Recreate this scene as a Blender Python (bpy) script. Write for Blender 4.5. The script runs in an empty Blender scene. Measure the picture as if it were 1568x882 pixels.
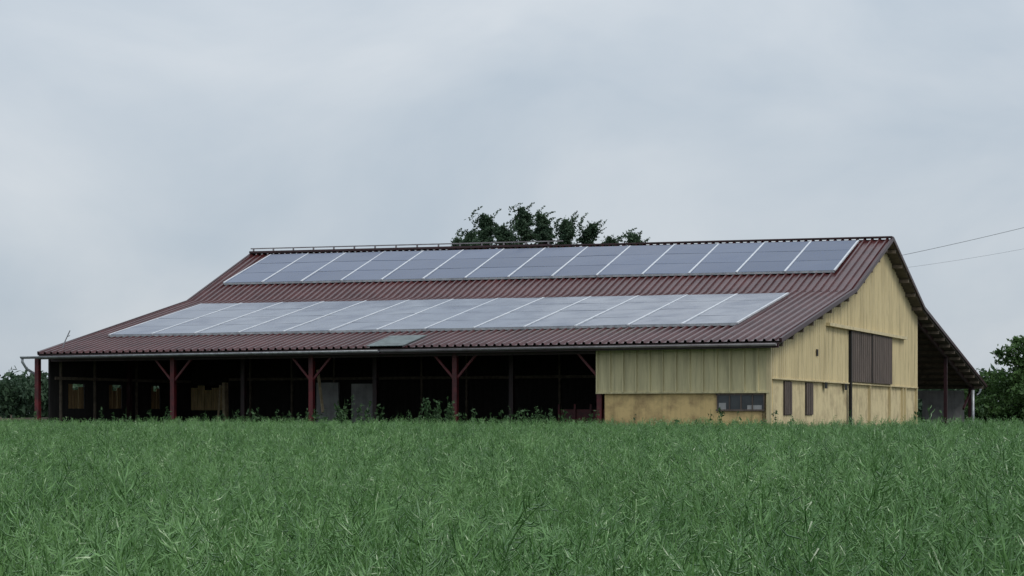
import bpy, math, random
import numpy as np
from mathutils import Vector, Matrix
random.seed(7); rng=np.random.default_rng(7)
S=bpy.context.scene
S.view_settings.view_transform='Standard'; S.view_settings.look='None'; S.view_settings.exposure=0

# ------------------------------------------------------------------ helpers
def link(o,parent=None):
    S.collection.objects.link(o)
    if parent: o.parent=parent
    return o
def mesh_obj(name,verts,faces,mat=None,parent=None,smooth=False,do_link=True):
    me=bpy.data.meshes.new(name); me.from_pydata([tuple(v) for v in verts],[],faces); me.update()
    if mat: me.materials.append(mat)
    if smooth: me.polygons.foreach_set('use_smooth',[True]*len(me.polygons))
    o=bpy.data.objects.new(name,me)
    if do_link: link(o,parent)
    return o
def empty(name):
    o=bpy.data.objects.new(name,None); S.collection.objects.link(o); return o

def mat(name,col,rough=.7,metal=0,noise=None,bump=None,spec=.5,col2=None,nscale=3,mixw=(.35,.65),stretch=(1,1,1),streak=0,trans=0,coat=0,detail=5,ior=1.5):
    m=bpy.data.materials.new(name); m.use_nodes=True; nt=m.node_tree; N=nt.nodes; L=nt.links
    b=N['Principled BSDF']; b.inputs['Base Color'].default_value=(*col,1); b.inputs['Roughness'].default_value=rough
    b.inputs['Metallic'].default_value=metal; b.inputs['IOR'].default_value=ior
    b.inputs['Specular IOR Level'].default_value=spec; b.inputs['Coat Weight'].default_value=coat
    tc=N.new('ShaderNodeTexCoord'); mp=N.new('ShaderNodeMapping'); mp.inputs['Scale'].default_value=stretch
    L.new(tc.outputs['Object'],mp.inputs['Vector'])
    out=None
    if col2:
        n=N.new('ShaderNodeTexNoise'); n.inputs['Scale'].default_value=nscale; n.inputs['Detail'].default_value=detail; n.inputs['Roughness'].default_value=.65
        L.new(mp.outputs[0],n.inputs['Vector'])
        r=N.new('ShaderNodeValToRGB'); r.color_ramp.elements[0].position=mixw[0]; r.color_ramp.elements[1].position=mixw[1]
        r.color_ramp.elements[0].color=(*col,1); r.color_ramp.elements[1].color=(*col2,1)
        L.new(n.outputs['Fac'],r.inputs['Fac']); out=r.outputs['Color']
    if streak and out:
        mp2=N.new('ShaderNodeMapping'); mp2.inputs['Scale'].default_value=(2.6,2.6,.16); L.new(tc.outputs['Object'],mp2.inputs['Vector'])
        n3=N.new('ShaderNodeTexNoise'); n3.inputs['Scale'].default_value=2.2; n3.inputs['Detail'].default_value=7; n3.inputs['Roughness'].default_value=.7
        L.new(mp2.outputs[0],n3.inputs['Vector']); m3=N.new('ShaderNodeMapRange'); m3.inputs['From Min'].default_value=.48; m3.inputs['From Max'].default_value=.72
        m3.inputs['To Min'].default_value=1; m3.inputs['To Max'].default_value=1-streak; L.new(n3.outputs['Fac'],m3.inputs['Value'])
        vm_=N.new('ShaderNodeVectorMath'); vm_.operation='SCALE'; L.new(out,vm_.inputs[0]); L.new(m3.outputs[0],vm_.inputs['Scale']); out=vm_.outputs[0]
    if out: L.new(out,b.inputs['Base Color'])
    if bump:
        n2=N.new('ShaderNodeTexNoise'); n2.inputs['Scale'].default_value=bump[0]; n2.inputs['Detail'].default_value=4
        L.new(mp.outputs[0],n2.inputs['Vector']); bp=N.new('ShaderNodeBump'); bp.inputs['Strength'].default_value=bump[1]; bp.inputs['Distance'].default_value=bump[2]
        L.new(n2.outputs['Fac'],bp.inputs['Height']); L.new(bp.outputs[0],b.inputs['Normal'])
    if trans:
        t=N.new('ShaderNodeBsdfTranslucent'); t.inputs['Color'].default_value=(*[min(1,c*1.3) for c in col],1)
        if out: L.new(out,t.inputs['Color'])
        mxs=N.new('ShaderNodeMixShader'); mxs.inputs[0].default_value=trans
        L.new(b.outputs[0],mxs.inputs[1]); L.new(t.outputs[0],mxs.inputs[2]); L.new(mxs.outputs[0],N['Material Output'].inputs['Surface'])
    return m

# ------------------------------------------------------------------ materials
M_roof=mat('maroon_metal_roof',(.050,.011,.012),.30,col2=(.092,.028,.028),nscale=.8,bump=(9,.12,.02),spec=.45,detail=8,streak=.35)
M_under=mat('roof_underside',(.12,.105,.09),.9,col2=(.07,.06,.05),nscale=4)
M_purlin=mat('timber_purlin',(.20,.16,.12),.85,col2=(.10,.08,.06),nscale=6)
M_clad=mat('cream_cladding',(.66,.555,.325),.55,col2=(.47,.385,.215),nscale=1.3,stretch=(2,2,.3),mixw=(.45,.8),bump=(12,.08,.02),detail=8,streak=.38)
M_clad_shade=mat('cream_cladding_eave_shade',(.60,.53,.305),.55,col2=(.40,.35,.20),nscale=1.3,stretch=(3,3,.35),mixw=(.4,.8),bump=(12,.08,.02),detail=8,streak=.4)  # darker copy of the gable cladding, eave shadow put into its colour
M_mason=mat('cream_render',(.64,.47,.215),.9,col2=(.30,.205,.10),nscale=1.7,mixw=(.42,.70),bump=(25,.3,.02),detail=10,streak=.3)
M_masong=mat('cream_render_gable',(.66,.55,.32),.9,col2=(.34,.265,.155),nscale=1.5,mixw=(.45,.75),bump=(25,.3,.02),detail=9,streak=.35)
M_red=mat('red_oxide_steel',(.14,.014,.018),.55,col2=(.055,.01,.013),nscale=3)
M_dark=mat('shade_dark_boards',(.026,.023,.022),.95,col2=(.012,.010,.010),nscale=3,stretch=(3,3,.3))  # near-black base colour carries the interior shade of the open bays
M_gut=mat('zinc_gutter',(.42,.44,.46),.45,metal=.4,col2=(.25,.26,.28),nscale=5)
M_gutd=mat('dull_gutter',(.16,.14,.15),.5,col2=(.27,.26,.27),nscale=2)
M_maroon_trim=mat('maroon_trim',(.045,.014,.018),.45,col2=(.025,.01,.012),nscale=3)
M_alu=mat('aluminium_rail',(.68,.70,.73),.4,metal=.15,col2=(.50,.53,.57),nscale=4)
M_wood=mat('weathered_door',(.15,.115,.095),.85,col2=(.075,.058,.05),nscale=2.5,stretch=(5,5,.4),bump=(20,.3,.01),streak=.4)
M_tan=mat('tan_planks',(.34,.23,.11),.9,col2=(.16,.10,.05),nscale=3,stretch=(4,4,.5),trans=.22)
M_tan2=mat('straw_boards',(.78,.60,.30),.9,col2=(.45,.32,.15),nscale=3,stretch=(4,4,.5),trans=.2)
M_lightwood=mat('light_timber',(.70,.57,.38),.8,col2=(.42,.32,.2),nscale=4)
M_conc=mat('grey_concrete',(.36,.36,.36),.9,col2=(.22,.22,.22),nscale=1.5,bump=(20,.3,.01),streak=.3)
M_glass=mat('dark_window',(.03,.035,.04),.15,col2=(.05,.055,.06),nscale=2)
M_sky=mat('translucent_sheet',(.20,.25,.25),.5,col2=(.09,.11,.11),nscale=3,trans=.2)
M_black=mat('gap_shade_black',(.008,.008,.008),.9,col2=(.012,.011,.01),nscale=3)  # solid black standing in for the shade inside gaps and holes
M_wire=mat('grey_cable',(.14,.15,.17),.6,col2=(.18,.19,.2),nscale=3)
M_pole=mat('pole_timber',(.2,.16,.12),.85,col2=(.12,.1,.08),nscale=4)
M_rubber=mat('rubber',(.02,.02,.02),.8,col2=(.03,.03,.03),nscale=4)
M_bark=mat('bark',(.09,.07,.05),.95,col2=(.05,.04,.03),nscale=6,bump=(10,.5,.03))

def glassmat(name,ior,c1,c2,r0,r1):
    m=mat(name,c1,.16,ior=ior,spec=.5)
    nt=m.node_tree;N=nt.nodes;L=nt.links;b=N['Principled BSDF']
    at=N.new('ShaderNodeAttribute'); at.attribute_name='pv'
    r=N.new('ShaderNodeValToRGB'); r.color_ramp.elements[0].color=(*c1,1); r.color_ramp.elements[1].color=(*c2,1)
    L.new(at.outputs['Fac'],r.inputs['Fac']); L.new(r.outputs[0],b.inputs['Base Color'])
    tc=N.new('ShaderNodeTexCoord'); n=N.new('ShaderNodeTexNoise'); n.inputs['Scale'].default_value=.9; n.inputs['Detail'].default_value=7
    L.new(tc.outputs['Object'],n.inputs['Vector']); mr=N.new('ShaderNodeMapRange'); mr.inputs['From Min'].default_value=.35; mr.inputs['From Max'].default_value=.7
    mr.inputs['To Min'].default_value=r0; mr.inputs['To Max'].default_value=r1
    L.new(n.outputs['Fac'],mr.inputs['Value']); L.new(mr.outputs[0],b.inputs['Roughness'])
    return m
M_pv=glassmat('solar_glass_upper',1.5,(.018,.040,.105),(.050,.078,.155),.06,.22)
M_pv2=glassmat('solar_glass_lower_sheen',1.80,(.045,.065,.12),(.090,.112,.165),.08,.28)  # same panels with lighter base: stronger sky reflection painted into the colour

# ------------------------------------------------------------------ barn frame of reference (metres)
TAN=.4269; PHI=math.atan(TAN); C=math.cos(PHI); SN=math.sin(PHI)
X0,Y0=8.93,63.0
GZ=.3
def P(a,d,z): return Vector((X0-a*C+d*SN, Y0+a*SN+d*C, z))
DP=[0,11.1,18.0,24.85,42.2]
ZR=[4.36,6.70,9.27,6.70,3.41]
ZL=[4.30,6.95,9.66,6.95,3.41]
AL=[30.05,30.3,31.1,30.6,30.4]
def roofz(a,d):
    al=np.interp(d,DP,AL); t=a/al
    return float(np.interp(d,DP,ZR)*(1-t)+np.interp(d,DP,ZL)*t)
barn=empty('solar_roof_barn')

class MB:
    def __init__(s): s.v=[];s.f=[]
    def quad(s,*p):
        i=len(s.v); s.v+=list(p); s.f.append(tuple(range(i,i+len(p))))
    def box8(s,p):
        i=len(s.v); s.v+=list(p)
        s.f+=[tuple(i+k for k in q) for q in((3,2,1,0),(4,5,6,7),(0,1,5,4),(1,2,6,5),(2,3,7,6),(3,0,4,7))]
    def box(s,a0,a1,d0,d1,z0,z1):
        s.box8([P(a0,d0,z0),P(a1,d0,z0),P(a1,d1,z0),P(a0,d1,z0),P(a0,d0,z1),P(a1,d0,z1),P(a1,d1,z1),P(a0,d1,z1)])
    def beam(s,p,q,w,h=None):
        h=h or w; p=Vector(p);q=Vector(q); t=(q-p).normalized(); u=t.cross(Vector((0,0,1)))
        if u.length<.01: u=Vector((C,-SN,0))
        u.normalize(); n=u.cross(t).normalized(); u=u*w/2; n=n*h/2
        s.box8([p-u-n,p+u-n,q+u-n,q-u-n,p-u+n,p+u+n,q+u+n,q-u+n])
    def tube(s,pts,r,k=8):
        pts=[Vector(p) for p in pts]; i0=len(s.v)
        rr=r if isinstance(r,(list,tuple)) else [r]*len(pts)
        for j,p in enumerate(pts):
            t=(pts[min(j+1,len(pts)-1)]-pts[max(j-1,0)]).normalized()
            u=t.orthogonal().normalized() if abs(t.z)>.95 else t.cross(Vector((0,0,1))).normalized(); w=t.cross(u)
            for m in range(k):
                an=2*math.pi*m/k; s.v.append(p+(u*math.cos(an)+w*math.sin(an))*rr[j])
        for j in range(len(pts)-1):
            for m in range(k):
                a=i0+j*k+m; b=i0+j*k+(m+1)%k; s.f.append((a,b,b+k,a+k))
        s.f.append(tuple(i0+m for m in range(k))[::-1]); s.f.append(tuple(i0+(len(pts)-1)*k+m for m in range(k)))
    def obj(s,name,m,parent=barn,smooth=False): return mesh_obj(name,s.v,s.f,m,parent,smooth)

def ribbed_roof(name,dlist,mt,period=.31,rib=.075):
    prof=[(0,0),(.50,0),(.60,1),(.80,1),(.90,0)]
    v=[];f=[]; n=int(30.4/period); ts=[]
    for i in range(n):
        for (u,h) in prof: ts.append(((i+u)/n,h*rib))
    ts.append((1,0))
    for d in dlist:
        al=np.interp(d,DP,AL)
        for t,h in ts:
            a=t*al; v.append(P(a,d,roofz(a,d)+h))
    w=len(ts)
    for j in range(len(dlist)-1):
        for i in range(w-1):
            f.append((j*w+i+1,j*w+i,(j+1)*w+i,(j+1)*w+i+1))
    return mesh_obj(name,v,f,mt,barn)
ribbed_roof('roof_lower_front',[-.12,4,8,11.1],M_roof)
ribbed_roof('roof_upper_front',[11.1,14.5,18.0],M_roof)
ribbed_roof('roof_rear',[18.0,24.85,33,42.3],M_roof)
b=MB()
for i in range(4):
    d0,d1=DP[i],DP[i+1]; a0,a1=AL[i],AL[i+1]
    b.box8([P(.03,d0,roofz(0,d0)-.12),P(a0-.03,d0,roofz(a0,d0)-.12),P(a1-.03,d1,roofz(a1,d1)-.12),P(.03,d1,roofz(0,d1)-.12),
            P(.03,d0,roofz(0,d0)-.03),P(a0-.03,d0,roofz(a0,d0)-.03),P(a1-.03,d1,roofz(a1,d1)-.03),P(.03,d1,roofz(0,d1)-.03)])
b.obj('roof_deck',M_under)
b=MB()
for i in range(4):
    d0,d1=DP[i],DP[i+1]
    for a_,b_ in((0,0),(AL[i],AL[i+1])):
        b.beam(P(a_,d0,roofz(a_,d0)+.02),P(b_,d1,roofz(b_,d1)+.02),.10,.15)
b.obj('rake_trim',M_maroon_trim)
b=MB()
b.beam(P(0,18,roofz(0,18)+.09),P(15.5,18,roofz(15.5,18)+.07),.4,.06)
b.beam(P(15.5,18,roofz(15.5,18)+.09),P(31.1,18,roofz(31.1,18)+.09),.5,.10)
b.obj('ridge_cap',M_maroon_trim)
b=MB()
for a in np.arange(15.6,31.1,1.1): b.beam(P(a,18,roofz(a,18)+.1),P(a,18,roofz(a,18)+.26),.06)
b.beam(P(14.9,18,roofz(15,18)+.28),P(31.15,18,roofz(31.1,18)+.28),.06,.05)
b.obj('ridge_vent_rail',M_gutd)
b=MB()
for d in list(np.arange(.5,18,1.38))+list(np.arange(18.7,42,1.42)):
    b.beam(P(.04,d,roofz(0,d)-.20),P(30.0,d,roofz(30.0,d)-.20),.10,.15)
b.obj('purlins',M_purlin)
b=MB(); b.beam(P(.05,-.02,4.22),P(30.0,-.02,4.17),.05,.18); b.obj('fascia',M_maroon_trim)
def gutter(a0,a1,z0,z1,name,mt):
    v=[];f=[];k=7
    for j,(a,z) in enumerate(((a0,z0),(a1,z1))):
        for m in range(k):
            an=math.pi*m/(k-1); v.append(P(a,-.16-.085*math.cos(an),z-.085*math.sin(an)))
    for m in range(k-1): f.append((m,m+1,k+m+1,k+m))
    o=mesh_obj(name,v,f,mt,barn,True); md=o.modifiers.new('t','SOLIDIFY'); md.thickness=.012
gutter(14.9,30.75,4.25,4.20,'gutter',M_gut)
gutter(.1,14.8,4.28,4.25,'gutter_right',M_gutd)
b=MB(); b.tube([P(30.7,-.16,4.18),P(30.7,-.16,3.98),P(30.62,.0,3.72),P(30.42,.3,3.5),P(30.4,.4,3.2),P(30.4,.4,.3)],.055); b.obj('downpipe',M_gut,smooth=True)
b=MB(); b.tube([P(29.6,.9,4.4),P(29.45,.9,4.8),P(29.2,.9,5.25)],.022); b.tube([P(29.35,.9,5.0),P(29.2,.9,5.05)],.015); b.obj('roof_mast',M_gut)

b=MB()
b.quad(P(13.9,-.2,roofz(14,0)+.05),P(15.4,-.2,roofz(15.5,0)+.05),P(15.4,1.8,roofz(15.5,1.8)+.10),P(13.9,1.8,roofz(14,1.8)+.10))
o=b.obj('skylight_sheet',M_sky); md=o.modifiers.new('t','SOLIDIFY'); md.thickness=.02

def solar(name,a0,a1,ncol,d0,d1,nrow,mt):
    v=[];f=[];pv=[]; fr=MB(); rl=MB()
    cw=(a1-a0)/ncol; dr=(d1-d0)/nrow
    for i in range(ncol):
        ct=random.uniform(-.012,.012)
        for j in range(nrow):
            aa0=a0+i*cw+.04; aa1=a0+(i+1)*cw-.04; dd0=d0+j*dr+.018; dd1=d0+(j+1)*dr-.018
            i0=len(v); tz=[ct*k_+random.uniform(-.006,.006) for k_ in(-1,1,1,-1)]
            cor=[(aa0,dd0),(aa1,dd0),(aa1,dd1),(aa0,dd1)]
            for h in(.10,.15):
                for k,(a,d) in enumerate(cor): v.append(P(a,d,roofz(a,d)+h+tz[k]))
            for q in((7,6,5,4),(1,0,4,5),(2,1,5,6),(3,2,6,7),(0,3,7,4)): f.append(tuple(i0+k for k in q)); pv.append(0)
            r=random.random(); pv[-5:]=[r]*5
    me_o=mesh_obj(name,v,f,mt,barn)
    at=me_o.data.attributes.new('pv','FLOAT','FACE'); at.data.foreach_set('value',pv)
    for i in range(ncol+1):
        a=a0+i*cw
        fr.beam(P(a,d0-.05,roofz(a,d0)+.135),P(a,d1+.05,roofz(a,d1)+.135),.08,.06)
    fr.obj(name+'_column_rails',M_alu)
    for j in range(nrow+1):
        d=d0+j*dr; rl.beam(P(a0,d,roofz(a0,d)+.10),P(a1,d,roofz(a1,d)+.10),.025 if 0<j<nrow else .05,.09)
    rl.obj(name+'_row_frames',M_gut)
solar('solar_panels_upper',1.35,29.75,14,13.3,17.45,3,M_pv)
solar('solar_panels_lower',2.35,28.75,13,2.95,9.8,4,M_pv2)

AW=.5
def top(a,d): return roofz(a,d)-.12
def ribwall_gable(name,a,d0,d1,z0,mt,period=.28,amp=.04,sgn=-1,ztop=None):
    v=[];f=[]; n=int((d1-d0)/period); st=[]
    for i in range(n):
        for u,h in((0,0),(.62,0),(.72,1),(.9,1)): st.append((d0+(i+u)*(d1-d0)/n,h))
    st.append((d1,0))
    for d,h in st:
        v.append(P(a+sgn*h*amp,d,z0)); v.append(P(a+sgn*h*amp,d,(ztop or top(a,d))))
    for i in range(len(st)-1): f.append((2*i,2*i+2,2*i+3,2*i+1))
    mesh_obj(name,v,f,mt,barn)
ribwall_gable('gable_cladding',AW,.6,25.7,3.14,M_clad)
b=MB(); b.box(AW+.06,AW+.3,.6,25.7,.1,3.13); b.obj('gable_masonry',M_masong)
b=MB(); b.beam(P(AW-.02,.6,3.13),P(AW-.02,25.7,3.13),.08,.05); b.obj('gable_drip_edge',M_masong)
b=MB()
b.box(AW-.10,AW-.045,12.15,15.75,3.2,5.2); b.box(AW-.12,AW-.065,15.85,19.7,3.2,5.2)
for d in np.arange(12.4,19.6,.36): b.box(AW-.135,AW-.121 ,d,d+.04,3.2,5.2) if d>15.9 else b.box(AW-.115,AW-.101,d,d+.04,3.2,5.2)
b.obj('sliding_loft_door',M_wood)
b=MB(); b.box(AW-.2,AW-.04,8.2,22.6,5.22,5.34); b.obj('door_track_hood',M_clad)
b=MB()
b.box(AW-.13,AW-.02,11.95,12.12,.3,5.2)
b.box(AW-.06,AW-.04,6.7,6.95,4.05,4.3)
b.box(AW-.13,AW-.02,15.76,15.84,3.2,5.2)
for d,z in((8.0,3.0),(11.2,2.98)): b.box(AW-.06,AW-.04,d,d+.35,z-.12,z+.12)
b.obj('gable_gap_shade',M_black)  # black boxes laid on the wall as the shade of gaps and vents
b=MB()
for d in(15.8,19.75,22.4,23.0,25.55): b.box(AW-.05,AW+.055,d,d+.1,.3,3.1)
b.obj('gable_wall_posts',M_clad)
b=MB()
for dd in(2.5,5.5):
    for k in range(4): b.box(AW+.0,AW+.05,dd+k*.26,dd+k*.26+.17,1.9,3.05)
b.obj('gable_slat_shutters',M_wood)
b=MB()
for dd in(2.45,5.45): b.box(AW+.051,AW+.058,dd,dd+1.05,1.88,3.07)
b.obj('gable_slot_shade',M_black)  # black sheets behind the slats paint the dark between them
b=MB(); b.box(AW-.04,AW+.12,.5,.62,.1,4.25); b.obj('corner_post',M_clad)
DW=.6
v=[];f=[];st=[];n=13
for i in range(n):
    for u,h in((0,0),(.80,0),(.84,1),(.95,1)): st.append((AW+(i+u)*(6.75-AW)/n,h))
st.append((6.75,0))
for a,h in st: v.append(P(a,DW-.08-h*.06,2.67)); v.append(P(a,DW-.08-h*.06,4.27))
for i in range(len(st)-1): f.append((2*i+2,2*i,2*i+1,2*i+3))
mesh_obj('front_cladding',v,f,M_clad_shade,barn)
b=MB(); b.box(AW,6.45,DW,DW+.25,.1,4.2); b.obj('front_masonry',M_mason)
b=MB(); b.box(AW+.02,6.74,DW-.12,DW-.075,2.63,2.69); b.obj('front_drip_edge',M_clad_shade)
b=MB(); b.box(.75,2.35,DW-.03,DW-.01,2.06,2.60); b.obj('front_window_glass',M_glass)
b=MB()
b.box(.7,2.4,DW-.06,DW-.032,2.02,2.08); b.box(.7,2.4,DW-.06,DW-.032,2.56,2.625)
for a in(.7,1.1,1.5,1.9,2.33): b.box(a,a+.04,DW-.058,DW-.034,2.08,2.56)
b.obj('front_window_frame',M_wood)
b=MB(); b.box(2.05,2.3,DW-.045,DW-.031,2.08,2.3); b.box(.8,1.3,DW-.045,DW-.031,2.08,2.22); b.obj('window_debris',M_conc)

b=MB()
PA=[30.3,24.3,18.2,12.28,6.7]
for a in PA:
    dd=.3 if a>30 else .8
    b.beam(P(a,dd,.2),P(a,dd,4.2),.18,.18)
    if a<30 :
        for s in(-1,1):
            if a==6.7 and s==-1: continue
            b.beam(P(a,.8,3.15),P(a+s*.85,.8,4.08),.08,.08)
b.obj('front_posts',M_red)
b=MB(); b.beam(P(6.7,.8,4.14),P(30.0,.8,4.12),.16,.22)
for a in PA:
    if a>30: a=29.9
    b.beam(P(a,6,.2),P(a,6,roofz(a,6)-.25),.18,.18)
    b.beam(P(a,.8,4.12),P(a,11,roofz(a,11)-.35),.14,.25)
b.obj('interior_frame',M_maroon_trim)
b=MB()
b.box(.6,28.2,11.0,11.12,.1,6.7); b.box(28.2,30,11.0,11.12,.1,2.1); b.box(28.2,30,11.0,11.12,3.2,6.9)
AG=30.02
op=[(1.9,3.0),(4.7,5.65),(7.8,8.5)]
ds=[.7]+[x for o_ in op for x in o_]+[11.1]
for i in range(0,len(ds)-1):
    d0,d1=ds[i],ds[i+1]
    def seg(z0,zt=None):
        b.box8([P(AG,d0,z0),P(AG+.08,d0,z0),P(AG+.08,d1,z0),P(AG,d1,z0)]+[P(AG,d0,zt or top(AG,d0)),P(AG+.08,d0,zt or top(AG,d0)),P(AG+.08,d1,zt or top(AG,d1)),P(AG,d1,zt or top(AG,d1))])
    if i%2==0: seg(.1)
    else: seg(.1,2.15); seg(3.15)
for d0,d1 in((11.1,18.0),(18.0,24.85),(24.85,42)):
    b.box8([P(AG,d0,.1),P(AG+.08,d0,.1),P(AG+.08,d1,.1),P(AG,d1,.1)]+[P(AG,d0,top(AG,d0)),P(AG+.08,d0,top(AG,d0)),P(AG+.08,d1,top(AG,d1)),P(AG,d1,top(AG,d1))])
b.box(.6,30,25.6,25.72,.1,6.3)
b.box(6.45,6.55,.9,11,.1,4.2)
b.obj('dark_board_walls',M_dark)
b=MB()
for d0,d1 in op:
    for k in range(3):
        w_=(d1-d0)/3; b.box(AG+.03+.01*(k%2),AG+.05+.01*(k%2),d0+k*w_,d0+k*w_+w_*.93,2.15,3.15-.12*((k*5)%3))
b.obj('tan_translucent_boards',M_tan)
b=MB()
for k in range(5): b.box(28.22+k*.36,28.22+k*.36+.33,10.9,10.95,2.1,3.2-.1*((k*7)%3))
b.obj('straw_coloured_boards',M_tan2)
b=MB()
for d in(1.3,3.6,6.6,9.4): b.box(AG-.08,AG-.005,d,d+.09,.3,4.3+d*.2)
b.box(AG-.12,AG-.085,.9,10.8,3.3,3.42)
for a in np.arange(8,28,2.1): b.box(a,a+.09,10.9,10.995,.3,6.2)
b.box(7,28,10.84,10.895,3.4,3.52)
b.obj('wall_studs',M_purlin)
b=MB(); b.beam(P(27.3,9.5,.3),P(27.35,9.5,3.3),.32,.12); b.beam(P(20.6,5.6,3.7),P(20.2,5.3,2.0),.09,.09); b.beam(P(27.75,9.4,.3),P(27.6,9.5,3.2),.08,.08); b.obj('leaning_timbers',M_lightwood)
b=MB(); b.box(20.0,21.0,6.2,6.3,.3,3.2); b.box(18.5,19.5,6.4,6.5,.3,3.15); b.obj('concrete_panels',M_conc)
b=MB(); b.box(4.2,30,41.0,41.2,.1,3.2); b.box(1.0,3.2,41.0,41.2,.1,3.2);b.box(3.2,4.2,41,41.2,2.75,3.2); b.obj('lean_to_wall',M_conc)
b=MB(); b.beam(P(.6,41,.2),P(.6,41,3.4),.28,.28); b.beam(P(.6,33.5,.2),P(.6,33.5,roofz(.6,33.5)-.3),.16,.16); b.beam(P(.6,25.8,6.3),P(.6,41.8,3.25),.1,.22)
b.beam(P(.6,38.6,2.2),P(.6,40.9,3.2),.1,.1); b.obj('lean_to_frame',M_maroon_trim)
b=MB(); b.tube([P(.35,40.0,3.2),P(.35,40.0,.2)],.09); b.tube([P(.3,42.4,3.35),P(.35,42.2,3.1),P(.4,41.5,2.95)],.05); b.obj('lean_to_downpipe',M_gut,smooth=True)
b=MB(); b.box(.6,29.9,.8,41,.2,GZ+.03); b.obj('earth_floor',mat('earth_floor',(.07,.055,.04),.95,col2=(.04,.03,.025),nscale=2))

tr=empty('farm_trailer')
b=MB()
b.box(7.3,9.9,5.0,6.8,1.25,1.36)
for (a0,a1,d0,d1) in((7.3,9.9,5.0,5.05),(7.3,9.9,6.75,6.8),(7.3,7.35,5.05,6.75),(9.85,9.9,5.05,6.75)): b.box(a0,a1,d0,d1,1.36,2.1)
for a in np.arange(7.3,9.95,.64): b.box(a,a+.07,4.93,4.998,1.2,2.3)
b.beam(P(9.9,5.9,1.2),P(11.4,5.9,.9),.12); b.obj('body',M_red,tr)
for k,a in enumerate((8.2,9.1)):
    for dd in(4.95,6.85):
        b=MB(); b.tube([P(a,dd-.12,.8),P(a,dd+.12,.8)],.46,20); b.obj('wheel_%d_%d'%(k,int(dd)),M_rubber,tr)

# ------------------------------------------------------------------ ground
def sst(t): t=min(1,max(0,t)); return t*t*(3-2*t)
def gz(y,x=0): return .3*min(1,max(0,y/55.))+.20*sst((x-.2)/3.2)*(1-sst((y-12)/20))
xs=np.unique(np.concatenate([np.linspace(-1500,-80,12),np.linspace(-80,80,60),np.linspace(-6,8,24),np.linspace(80,1500,12)]))
ys=np.unique(np.concatenate([np.linspace(-300,-5,8),np.linspace(-5,140,80),np.linspace(140,2500,14)]))
v=[(x,y,gz(y,x)) for y in ys for x in xs]; w=len(xs)
f=[(j*w+i,j*w+i+1,(j+1)*w+i+1,(j+1)*w+i) for j in range(len(ys)-1) for i in range(w-1)]
mesh_obj('ground',v,f,mat('grassy_ground',(.03,.05,.018),.95,col2=(.05,.05,.028),nscale=.4,bump=(3,.6,.1)),None,True)

# ------------------------------------------------------------------ rapeseed crop
def cropmat(name,c1,c2,rough,spec=.4):
    m=bpy.data.materials.new(name); m.use_nodes=True; nt=m.node_tree;N=nt.nodes;L=nt.links;b=N['Principled BSDF']
    b.inputs['Roughness'].default_value=rough; b.inputs['Specular IOR Level'].default_value=spec
    g=N.new('ShaderNodeNewGeometry'); n=N.new('ShaderNodeTexNoise'); n.inputs['Scale'].default_value=.35; n.inputs['Detail'].default_value=4
    L.new(g.outputs['Position'],n.inputs['Vector'])
    oi=N.new('ShaderNodeObjectInfo'); ad=N.new('ShaderNodeMath'); ad.operation='MULTIPLY_ADD'; ad.inputs[1].default_value=.5
    L.new(oi.outputs['Random'],ad.inputs[0]); L.new(n.outputs['Fac'],ad.inputs[2])
    r=N.new('ShaderNodeValToRGB'); e=r.color_ramp.elements; e[0].position=.35; e[0].color=(*c1,1); e[1].position=1.0; e[1].color=(*c2,1)
    L.new(ad.outputs[0],r.inputs['Fac']); L.new(r.outputs[0],b.inputs['Base Color'])
    t=N.new('ShaderNodeBsdfTranslucent'); L.new(r.outputs[0],t.inputs['Color']); mx=N.new('ShaderNodeMixShader'); mx.inputs[0].default_value=.10
    L.new(b.outputs[0],mx.inputs[1]); L.new(t.outputs[0],mx.inputs[2]); L.new(mx.outputs[0],N['Material Output'].inputs['Surface'])
    return m
M_crop=cropmat('rapeseed_pods',(.046,.135,.030),(.165,.315,.105),.28,.45)
M_cropleaf_shade=cropmat('rapeseed_leaves_shade',(.009,.026,.009),(.020,.043,.015),.7,.15)  # leaf colour darkened to paint the shade inside the canopy
def strand(v,f,pts,rad,k=3):
    i0=len(v)
    for j,p in enumerate(pts):
        t=(pts[min(j+1,len(pts)-1)]-pts[max(j-1,0)]); t=t/ (np.linalg.norm(t)+1e-9)
        u=np.cross(t,[0.31,.57,.76]); u/=np.linalg.norm(u)+1e-9; w_=np.cross(t,u)
        for m in range(k):
            an=2*math.pi*m/k; v.append(p+(u*math.cos(an)+w_*math.sin(an))*rad[j])
    for j in range(len(pts)-1):
        for m in range(k):
            a=i0+j*k+m; bb=i0+j*k+(m+1)%k; f.append((a,bb,bb+k,a+k))
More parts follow.
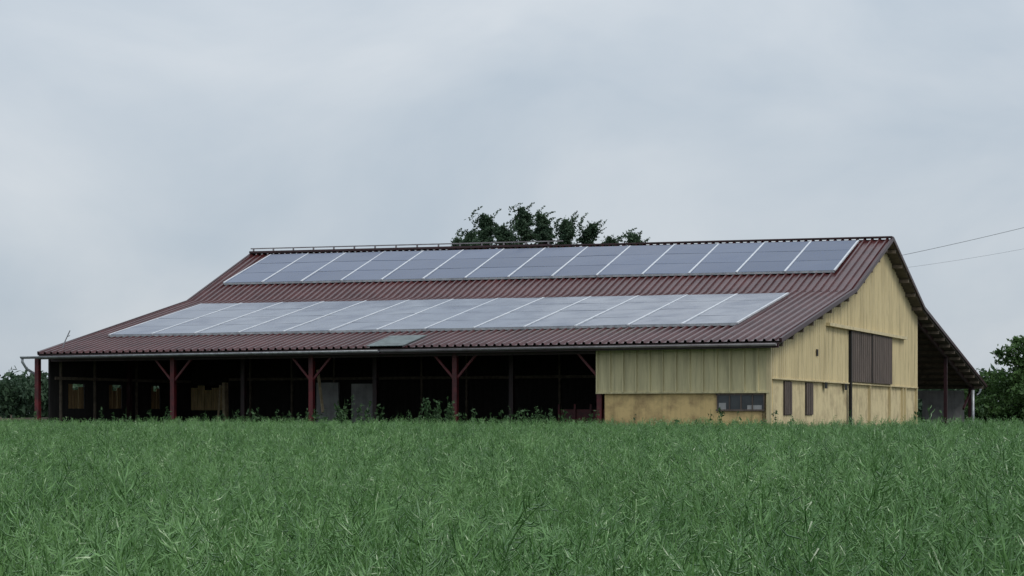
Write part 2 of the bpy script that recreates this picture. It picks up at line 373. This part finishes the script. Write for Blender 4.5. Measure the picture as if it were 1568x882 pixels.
def plant(seed,near):
    r=np.random.default_rng(seed); v=[];f=[]
    H=1.38*r.uniform(.94,1.04); lean=r.normal(0,.22,2)
    fat=1.0 if near else 1.9
    def raceme(base,dirn,L,npod,bend):
        n=8; pts=[]; d=dirn/np.linalg.norm(dirn); p=base.copy()
        for j in range(n+1):
            pts.append(p.copy()); d=d+bend/n; d/=np.linalg.norm(d); p=p+d*L/n
        strand(v,f,pts,[.0034*fat*(1-.6*j/n) for j in range(n+1)])
        for q in range(npod):
            s=.30+.70*(q+r.uniform(0,.6))/npod; x=s*n; j=min(int(x),n-1); pp=pts[j]+(pts[j+1]-pts[j])*(x-j)
            t=(pts[j+1]-pts[j]); t/=np.linalg.norm(t)
            o=np.cross(t,r.normal(size=3)); o/=np.linalg.norm(o)+1e-9
            an=r.uniform(.6,1.2); dd=t*math.cos(an)+o*math.sin(an); up=np.array([0,0,1.])
            pl=r.uniform(.055,.095)*(1.0 if s<.88 else .55)
            p1=pp+dd*.021; d2=dd+up*.5+t*.3; d2/=np.linalg.norm(d2); p2=p1+dd*pl*.5; p3=p2+d2*pl*.5
            if near: strand(v,f,[pp,p1,p1+dd*.008,p2,p3],[.0011,.0011,.0026,.0030,.0006])
            else: strand(v,f,[pp,p2,p3],[.0014,.0048,.001])
    ms=[np.array([lean[0]*t*t,lean[1]*t*t,H*.72*t]) for t in np.linspace(0,1,6)]
    strand(v,f,ms,[.006*fat*.8]*6)
    raceme(ms[-1],np.array([lean[0]*1.5,lean[1]*1.5,1.]),H*.35,(18 if near else 11),r.normal(0,.9,3)*[1,1,.5])
    nb=7 if near else 8
    for k in range(nb):
        t=r.uniform(.5,.98); j=t*5; jj=min(int(j),4); p=ms[jj]+(ms[jj+1]-ms[jj])*(j-jj)
        an=2*math.pi*(k*.382+r.uniform(-.05,.05)); out=r.uniform(.5,1.4)
        d=np.array([math.cos(an)*out,math.sin(an)*out,1.]); L=(H*r.uniform(.86,1.05)-p[2])*r.uniform(1.0,1.25)
        L=min(L,.75)
        raceme(p,d,L,int((13 if near else 8)*L/.45)+3,np.array([-math.cos(an)*.1,-math.sin(an)*.1,.25])+r.normal(0,.8,3))
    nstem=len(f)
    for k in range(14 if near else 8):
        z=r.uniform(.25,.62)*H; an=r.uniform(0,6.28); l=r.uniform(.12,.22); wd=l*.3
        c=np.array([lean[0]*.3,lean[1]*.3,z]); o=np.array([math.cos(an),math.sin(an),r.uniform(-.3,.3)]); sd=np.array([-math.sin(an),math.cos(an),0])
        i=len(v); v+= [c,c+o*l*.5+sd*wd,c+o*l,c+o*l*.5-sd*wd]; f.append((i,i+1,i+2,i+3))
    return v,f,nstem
pc=bpy.data.collections.new('rapeseed_plant_variants')
NN,NF=12,5
for i in range(NN+NF):
    v,f,ns=plant(100+i,i<NN)
    o=mesh_obj('plant_%02d'%i,v,f,M_crop,do_link=False); pc.objects.link(o)
    o.data.materials.append(M_cropleaf_shade); mi=np.zeros(len(f),dtype=np.int32); mi[ns:]=1; o.data.polygons.foreach_set('material_index',mi)
pts=[];rot=[];scl=[];idx=[]
def front(x): return Y0+(X0-x)*TAN if x<X0 else Y0-(x-X0)*.25
def scatter(n,y0,y1,hw,near):
    ys_=rng.uniform(y0,y1,n*2)
    for y in ys_:
        h=hw(y)
        if rng.random()>h/hw(y1): continue
        x=rng.uniform(-h,h)
        if y>front(x)-2.6: continue
        pts.append((x,y,gz(y,x)-.02))
        tl=.17 if near else .10
        rot.append((rng.normal(0,tl),rng.normal(0,tl),rng.uniform(0,6.28)))
        und=.035*math.sin(x*.9+y*.37)+.03*math.sin(x*.31-y*.8+1)+(.04 if x>.2*y else 0)
        scl.append(rng.uniform(.79,1.05)+und*.8); idx.append(int(rng.integers(0,NN)) if near else int(NN+rng.integers(0,NF)))
scatter(4300,2.4,22,lambda y:.34*y+3,True)
scatter(25000,22,77,lambda y:.36*y+6,False)
print('plants',len(pts))
me=bpy.data.meshes.new('rapeseed_crop'); me.from_pydata(pts,[],[])
a=me.attributes.new('rot','FLOAT_VECTOR','POINT'); a.data.foreach_set('vector',np.array(rot,dtype=np.float32).ravel())
a=me.attributes.new('scl','FLOAT','POINT'); a.data.foreach_set('value',scl)
a=me.attributes.new('idx','INT','POINT'); a.data.foreach_set('value',idx)
crop=bpy.data.objects.new('rapeseed_crop',me); link(crop)
ng=bpy.data.node_groups.new('scatter_crop','GeometryNodeTree')
ng.interface.new_socket('Geometry',in_out='INPUT',socket_type='NodeSocketGeometry'); ng.interface.new_socket('Geometry',in_out='OUTPUT',socket_type='NodeSocketGeometry')
N=ng.nodes;L=ng.links
gi=N.new('NodeGroupInput');go=N.new('NodeGroupOutput');ip=N.new('GeometryNodeInstanceOnPoints');ci=N.new('GeometryNodeCollectionInfo')
ci.inputs['Collection'].default_value=pc; ci.inputs['Separate Children'].default_value=True; ci.inputs['Reset Children'].default_value=True
ip.inputs['Pick Instance'].default_value=True
def na(name,t):
    n=N.new('GeometryNodeInputNamedAttribute'); n.data_type=t; n.inputs['Name'].default_value=name; return n.outputs['Attribute']
L.new(gi.outputs[0],ip.inputs['Points']);L.new(ci.outputs[0],ip.inputs['Instance']);L.new(na('idx','INT'),ip.inputs['Instance Index'])
L.new(na('rot','FLOAT_VECTOR'),ip.inputs['Rotation']);L.new(na('scl','FLOAT'),ip.inputs['Scale']);L.new(ip.outputs[0],go.inputs[0])
md=crop.modifiers.new('scatter','NODES'); md.node_group=ng

# ------------------------------------------------------------------ foliage
def leafmat(name,c1,c2,sc=.9):
    m=bpy.data.materials.new(name); m.use_nodes=True; nt=m.node_tree;N=nt.nodes;L=nt.links;b=N['Principled BSDF']
    b.inputs['Roughness'].default_value=.6; b.inputs['Specular IOR Level'].default_value=.3
    g=N.new('ShaderNodeNewGeometry'); n=N.new('ShaderNodeTexNoise'); n.inputs['Scale'].default_value=sc; n.inputs['Detail'].default_value=6
    L.new(g.outputs['Position'],n.inputs['Vector']); r=N.new('ShaderNodeValToRGB'); e=r.color_ramp.elements
    e[0].position=.35;e[0].color=(*c1,1);e[1].position=.7;e[1].color=(*c2,1); L.new(n.outputs['Fac'],r.inputs['Fac']); L.new(r.outputs[0],b.inputs['Base Color'])
    t=N.new('ShaderNodeBsdfTranslucent'); L.new(r.outputs[0],t.inputs['Color']); mx=N.new('ShaderNodeMixShader'); mx.inputs[0].default_value=.25
    L.new(b.outputs[0],mx.inputs[1]); L.new(t.outputs[0],mx.inputs[2]); L.new(mx.outputs[0],N['Material Output'].inputs['Surface'])
    return m
M_leafd=leafmat('dark_foliage',(.026,.055,.030),(.07,.12,.065))
M_leafg=leafmat('green_foliage',(.035,.08,.02),(.085,.16,.045))
M_leafw=leafmat('weed_foliage',(.025,.06,.02),(.06,.12,.045))
def leaves(centers,sizes,r):
    n=len(centers); c=np.array(centers); s=np.array(sizes)[:,None]
    a=r.normal(size=(n,3)); a/=np.linalg.norm(a,axis=1)[:,None]; bb=np.cross(a,r.normal(size=(n,3))); bb/=np.linalg.norm(bb,axis=1)[:,None]
    return np.stack([c-a*s,c+bb*s*.45,c+a*s,c-bb*s*.45],1).reshape(-1,3)
def tree(name,x,y,h,cr,seed,mt,leaf=.16,nl=9000,base=.25,wind=.25,asc=1.2,nb=46,feather=False):
    r=np.random.default_rng(seed); t=MB(); z0=gz(y)
    root=np.array([x,y,z0]); tp=[root+np.array([wind*.3*(k/6)**2+r.normal(0,.05),r.normal(0,.05),h*.95*k/6]) for k in range(7)]
    rad=[.014*h*(1-.92*k/6) for k in range(7)]; t.tube(tp,rad,8)
    cen=[];siz=[]
    for i in range(nb):
        u=base+(1-base)*(i+r.random())/nb; j=min(int(u*5.99),5); p=tp[j]+(tp[j+1]-tp[j])*(u*6-j)
        if feather: env=cr*(1.05-.85*max(0,(u-.72)/.28)**.9)*r.uniform(.5,1.2)
        else: env=cr*math.sin(math.pi*min(1,((u-base)/(1-base))*.62+.32))**.75*r.uniform(.55,1.2)
        an=r.uniform(0,6.283); d=np.array([math.cos(an),math.sin(an),asc*r.uniform(.3,1.0)*(1 if u<.85 else 1.7)]); d/=np.linalg.norm(d)
        q=[p]; n=6
        for k in range(n):
            d=d+np.array([wind*.25,0,-.09]); d/=np.linalg.norm(d); q.append(q[-1]+d*env*1.25/n)
        t.tube(q,[.026*h/14*(1-.85*k/n) for k in range(n+1)],4)
        m=int(nl/nb); ncl=8
        for k in range(ncl):
            s=.12+.88*(k+r.random())/ncl; s=min(s,1.0); xx=s*n; jj=min(int(xx),n-1); c=q[jj]+(q[jj+1]-q[jj])*(xx-jj)
            rr=(.38-.26*s)*min(cr,2.2)/2*r.uniform(.6,1.3)
            c=c+r.normal(0,.07,3)
            if feather:
                for sp_ in range(4):
                    sd=np.array([r.normal(.3,.55),r.normal(0,.5),r.uniform(-.3,.7)]); sd/=np.linalg.norm(sd); ll=rr*r.uniform(1.3,2.8)
                    kk=m//ncl//4
                    for tt in np.linspace(0,1,max(3,kk)):
                        cen.append(c+sd*ll*tt+np.array([0,0,-.12*tt*tt])+r.normal(0,.045*(1.3-tt),3)); siz.append(leaf*r.uniform(.5,1.15)*(1.15-.6*tt))
            else:
                g=r.normal(size=(m//ncl,3))*rr*np.array([1,1,.6]); g[:,2]-= .15*np.abs(g[:,0])
                for gg in g: cen.append(c+gg); siz.append(leaf*r.uniform(.6,1.3))
    if feather:
        for k in range(9):
            sd=np.array([r.uniform(-.2,.6),0,1.]); ll=r.uniform(.6,1.25); b0=tp[-1]+np.array([r.normal(0,.42),r.normal(0,.3),-.15*k])
            for tt in np.linspace(0,1,44): cen.append(b0+sd*ll*tt+np.array([.4*tt*tt,0,-.25*tt*tt])+r.normal(0,.10*(1.15-tt),3)); siz.append(leaf*.8*(1.1-.4*tt))
    v=leaves(cen,siz,r); o=empty(name)
    t.obj('trunk_and_limbs',M_bark,o,True)
    nf=len(cen); mesh_obj('crown_leaves',v,[(4*i,4*i+1,4*i+2,4*i+3) for i in range(nf)],mt,o)
for k,(px,top_,w_) in enumerate([(705,354,1.35),(723,342,1.5),(745,316,1.75),(774,334,1.6),(804,306,1.85),(834,315,1.7),(868,324,1.5),(906,331,1.7),(940,352,1.35),(970,347,1.4)]):
    Y=120+3*((k*7)%3-1); tree('ash_tree' if k==0 else 'ash_tree.%03d'%k,(px-9-784)/2900*Y,Y,(635-top_)*Y/2900+1.9-.3-.1,w_,40+k,M_leafd,leaf=.14,nl=15500,base=.5,wind=.5,nb=58,asc=1.15,feather=True)
tree('hedge_tree',29.5,107,5.7,2.7,80,M_leafg,leaf=.13,nl=18000,base=.05,wind=.1,asc=.7,nb=64)
tree('hedge_tree.001',33.0,109,6.6,3.2,81,M_leafg,leaf=.13,nl=18000,base=.05,wind=.1,asc=.7,nb=60)
tree('hedge_tree.002',27.2,110,3.5,1.7,82,M_leafg,leaf=.12,nl=9000,base=.05,wind=.1,asc=.7)

def mass(name,segs,mt,r,leaf,n):
    cen=[];siz=[]
    for (xa,ya,xb,yb,hh,th) in segs:
        L_=math.hypot(xb-xa,yb-ya); nc=int(L_/ (hh*.22))
        for i in range(nc):
            t=(i+r.random())/nc; H=hh*r.uniform(.6,1.1); bx=xa+(xb-xa)*t; by=ya+(yb-ya)*t
            for q in range(6):
                c=np.array([bx+r.normal(0,th*.3),by+r.normal(0,th*.3),gz(by)+H*r.uniform(.12,.9)])
                g=r.normal(size=(n,3))*hh*.10
                for gg in g: cen.append(c+gg); siz.append(leaf*r.uniform(.6,1.4))
    v=leaves(cen,siz,r); nf=len(cen); mesh_obj(name,v,[(4*i,4*i+1,4*i+2,4*i+3) for i in range(nf)],mt)
r=np.random.default_rng(5)
mass('hedgerow',[(-58,116,-27,124,4.0,2.0)],M_leafd,r,.2,80)
mass('distant_treeline',[(-260,330,240,340,9,6)],M_leafd,r,.8,60)

r=np.random.default_rng(11)
stems=MB(); cen=[];siz=[]
for i in range(210):
    a_=r.choice([r.uniform(6,25),r.uniform(7,9),r.uniform(11.3,12.6),r.uniform(14.2,16.5),r.uniform(-12,30)],p=[.5,.06,.10,.12,.22]); d_=r.uniform(-2.2,-.6)
    p=P(a_,d_,GZ); big=(11.3<a_<12.3) or (14.6<a_<16.0)
    h=r.uniform(1.4,2.3) if big else r.uniform(1.3,1.9)
    ln=r.normal(0,.15,2); q=[p+Vector((ln[0]*t*t,ln[1]*t*t,h*t)) for t in(0,.3,.6,.85,1)]
    stems.tube(q,[.012,.01,.008,.006,.003],4)
    for k in range(40 if big else 26):
        t=r.uniform(.35,1); c=np.array(p)+np.array([ln[0]*t*t,ln[1]*t*t,h*t])+r.normal(0,.11*(1.1-t)+.02,3); cen.append(c); siz.append(r.uniform(.04,.10))
weeds=empty('weed_patch'); stems.obj('stems',M_leafw,weeds)
v=leaves(cen,siz,r); mesh_obj('leaves',v,[(4*i,4*i+1,4*i+2,4*i+3) for i in range(len(cen))],M_leafw,weeds)

fn=empty('timber_fence'); b=MB()
for k in range(14):
    a_=31.2+k*.55; b.beam(P(a_,2+.1*math.sin(k*3),.3),P(a_+.12*math.sin(k*5),2,1.75+.25*math.sin(k*2.3)),.14,.04)
b.beam(P(31,2.05,1.3),P(38.8,2.05,1.2),.05,.12); b.beam(P(31,2.05,1.75),P(38.8,2.05,1.6),.05,.1); b.obj('boards',M_pole,fn)

up=empty('utility_pole'); px_,py_=25.6,80.0
b=MB(); b.tube([(px_,py_,.2),(px_,py_,10.9)],[.16,.10],12); b.beam((px_-.6,py_,10.5),(px_+.6,py_,10.5),.1,.1); b.obj('pole',M_pole,up,True)
b=MB()
for dx in(-.5,.5): b.tube([(px_+dx,py_,10.55),(px_+dx,py_,10.72)],.05,8)
b.obj('insulators',M_alu,up)
wr=empty('overhead_cables')
def wire(p,q,sag,rad,name):
    p=Vector(p);q=Vector(q); b=MB(); n=16
    b.tube([p.lerp(q,t/n)+Vector((0,0,-4*sag*(t/n)*(1-t/n))) for t in range(n+1)],rad,5); b.obj(name,M_wire,wr)
wire(P(1,20.6,roofz(1,20.6)+.35),(px_-.5,py_,10.7),.08,.010,'cable_main')
wire(P(1.2,22.0,roofz(1,22)+.5),(px_+.5,py_,9.85),.15,.005,'cable_phone')
b=MB(); b.beam(P(1,20.6,roofz(1,20.6)),P(1,20.6,roofz(1,20.6)+.4),.06); b.beam(P(1.2,22,roofz(1,22)),P(1.2,22,roofz(1,22)+.55),.06); b.obj('cable_brackets',M_gut)

# ------------------------------------------------------------------ world + sun
W=bpy.data.worlds.new('World'); S.world=W; W.use_nodes=True; nt=W.node_tree;N=nt.nodes;L=nt.links; N.clear()
out=N.new('ShaderNodeOutputWorld');bg=N.new('ShaderNodeBackground');bg.inputs['Strength'].default_value=.1
SE,SA=math.radians(48),math.radians(135)
sk=N.new('ShaderNodeTexSky');sk.sky_type='NISHITA';sk.sun_disc=False;sk.sun_elevation=SE;sk.sun_rotation=SA
tc=N.new('ShaderNodeTexCoord'); mp=N.new('ShaderNodeMapping'); mp.inputs['Scale'].default_value=(1,1,1.7); mp.inputs['Location'].default_value=(.3,.1,.2)
L.new(tc.outputs['Generated'],mp.inputs['Vector'])
n=N.new('ShaderNodeTexNoise'); n.inputs['Scale'].default_value=5.2; n.inputs['Detail'].default_value=6; n.inputs['Roughness'].default_value=.5; n.inputs['Distortion'].default_value=.4
L.new(mp.outputs[0],n.inputs['Vector'])
rp=N.new('ShaderNodeValToRGB'); e=rp.color_ramp.elements
e[0].position=.32;e[0].color=(.51,.585,.665,1);e[1].position=.68;e[1].color=(.70,.745,.79,1)
L.new(n.outputs['Fac'],rp.inputs['Fac'])
sp=N.new('ShaderNodeSeparateXYZ'); L.new(tc.outputs['Generated'],sp.inputs[0])
mr=N.new('ShaderNodeMapRange'); mr.inputs['From Min'].default_value=0; mr.inputs['From Max'].default_value=.9; mr.inputs['To Min'].default_value=8.8; mr.inputs['To Max'].default_value=15.0
L.new(sp.outputs['Z'],mr.inputs['Value'])
vm=N.new('ShaderNodeVectorMath');vm.operation='SCALE'; L.new(rp.outputs[0],vm.inputs[0]); L.new(mr.outputs[0],vm.inputs['Scale'])
mx=N.new('ShaderNodeMix'); mx.data_type='RGBA'; mx.inputs[0].default_value=.94
L.new(sk.outputs[0],mx.inputs[6]); L.new(vm.outputs[0],mx.inputs[7]); L.new(mx.outputs[2],bg.inputs['Color']); L.new(bg.outputs[0],out.inputs['Surface'])
sd=bpy.data.lights.new('sun','SUN'); sd.energy=1.3; sd.angle=math.radians(20); sd.color=(1,.96,.9)
so=bpy.data.objects.new('sun',sd); link(so)
d=Vector((math.sin(SA)*math.cos(SE),math.cos(SA)*math.cos(SE),math.sin(SE)))
so.rotation_euler=d.to_track_quat('Z','Y').to_euler()

cam=bpy.data.cameras.new('camera'); co=bpy.data.objects.new('camera',cam); link(co); S.camera=co
co.location=(0,0,1.9); co.rotation_euler=(math.radians(90),0,0)
cam.sensor_width=36; cam.lens=2900/1568*36; cam.shift_y=194/1568; cam.clip_end=5000; cam.clip_start=.1
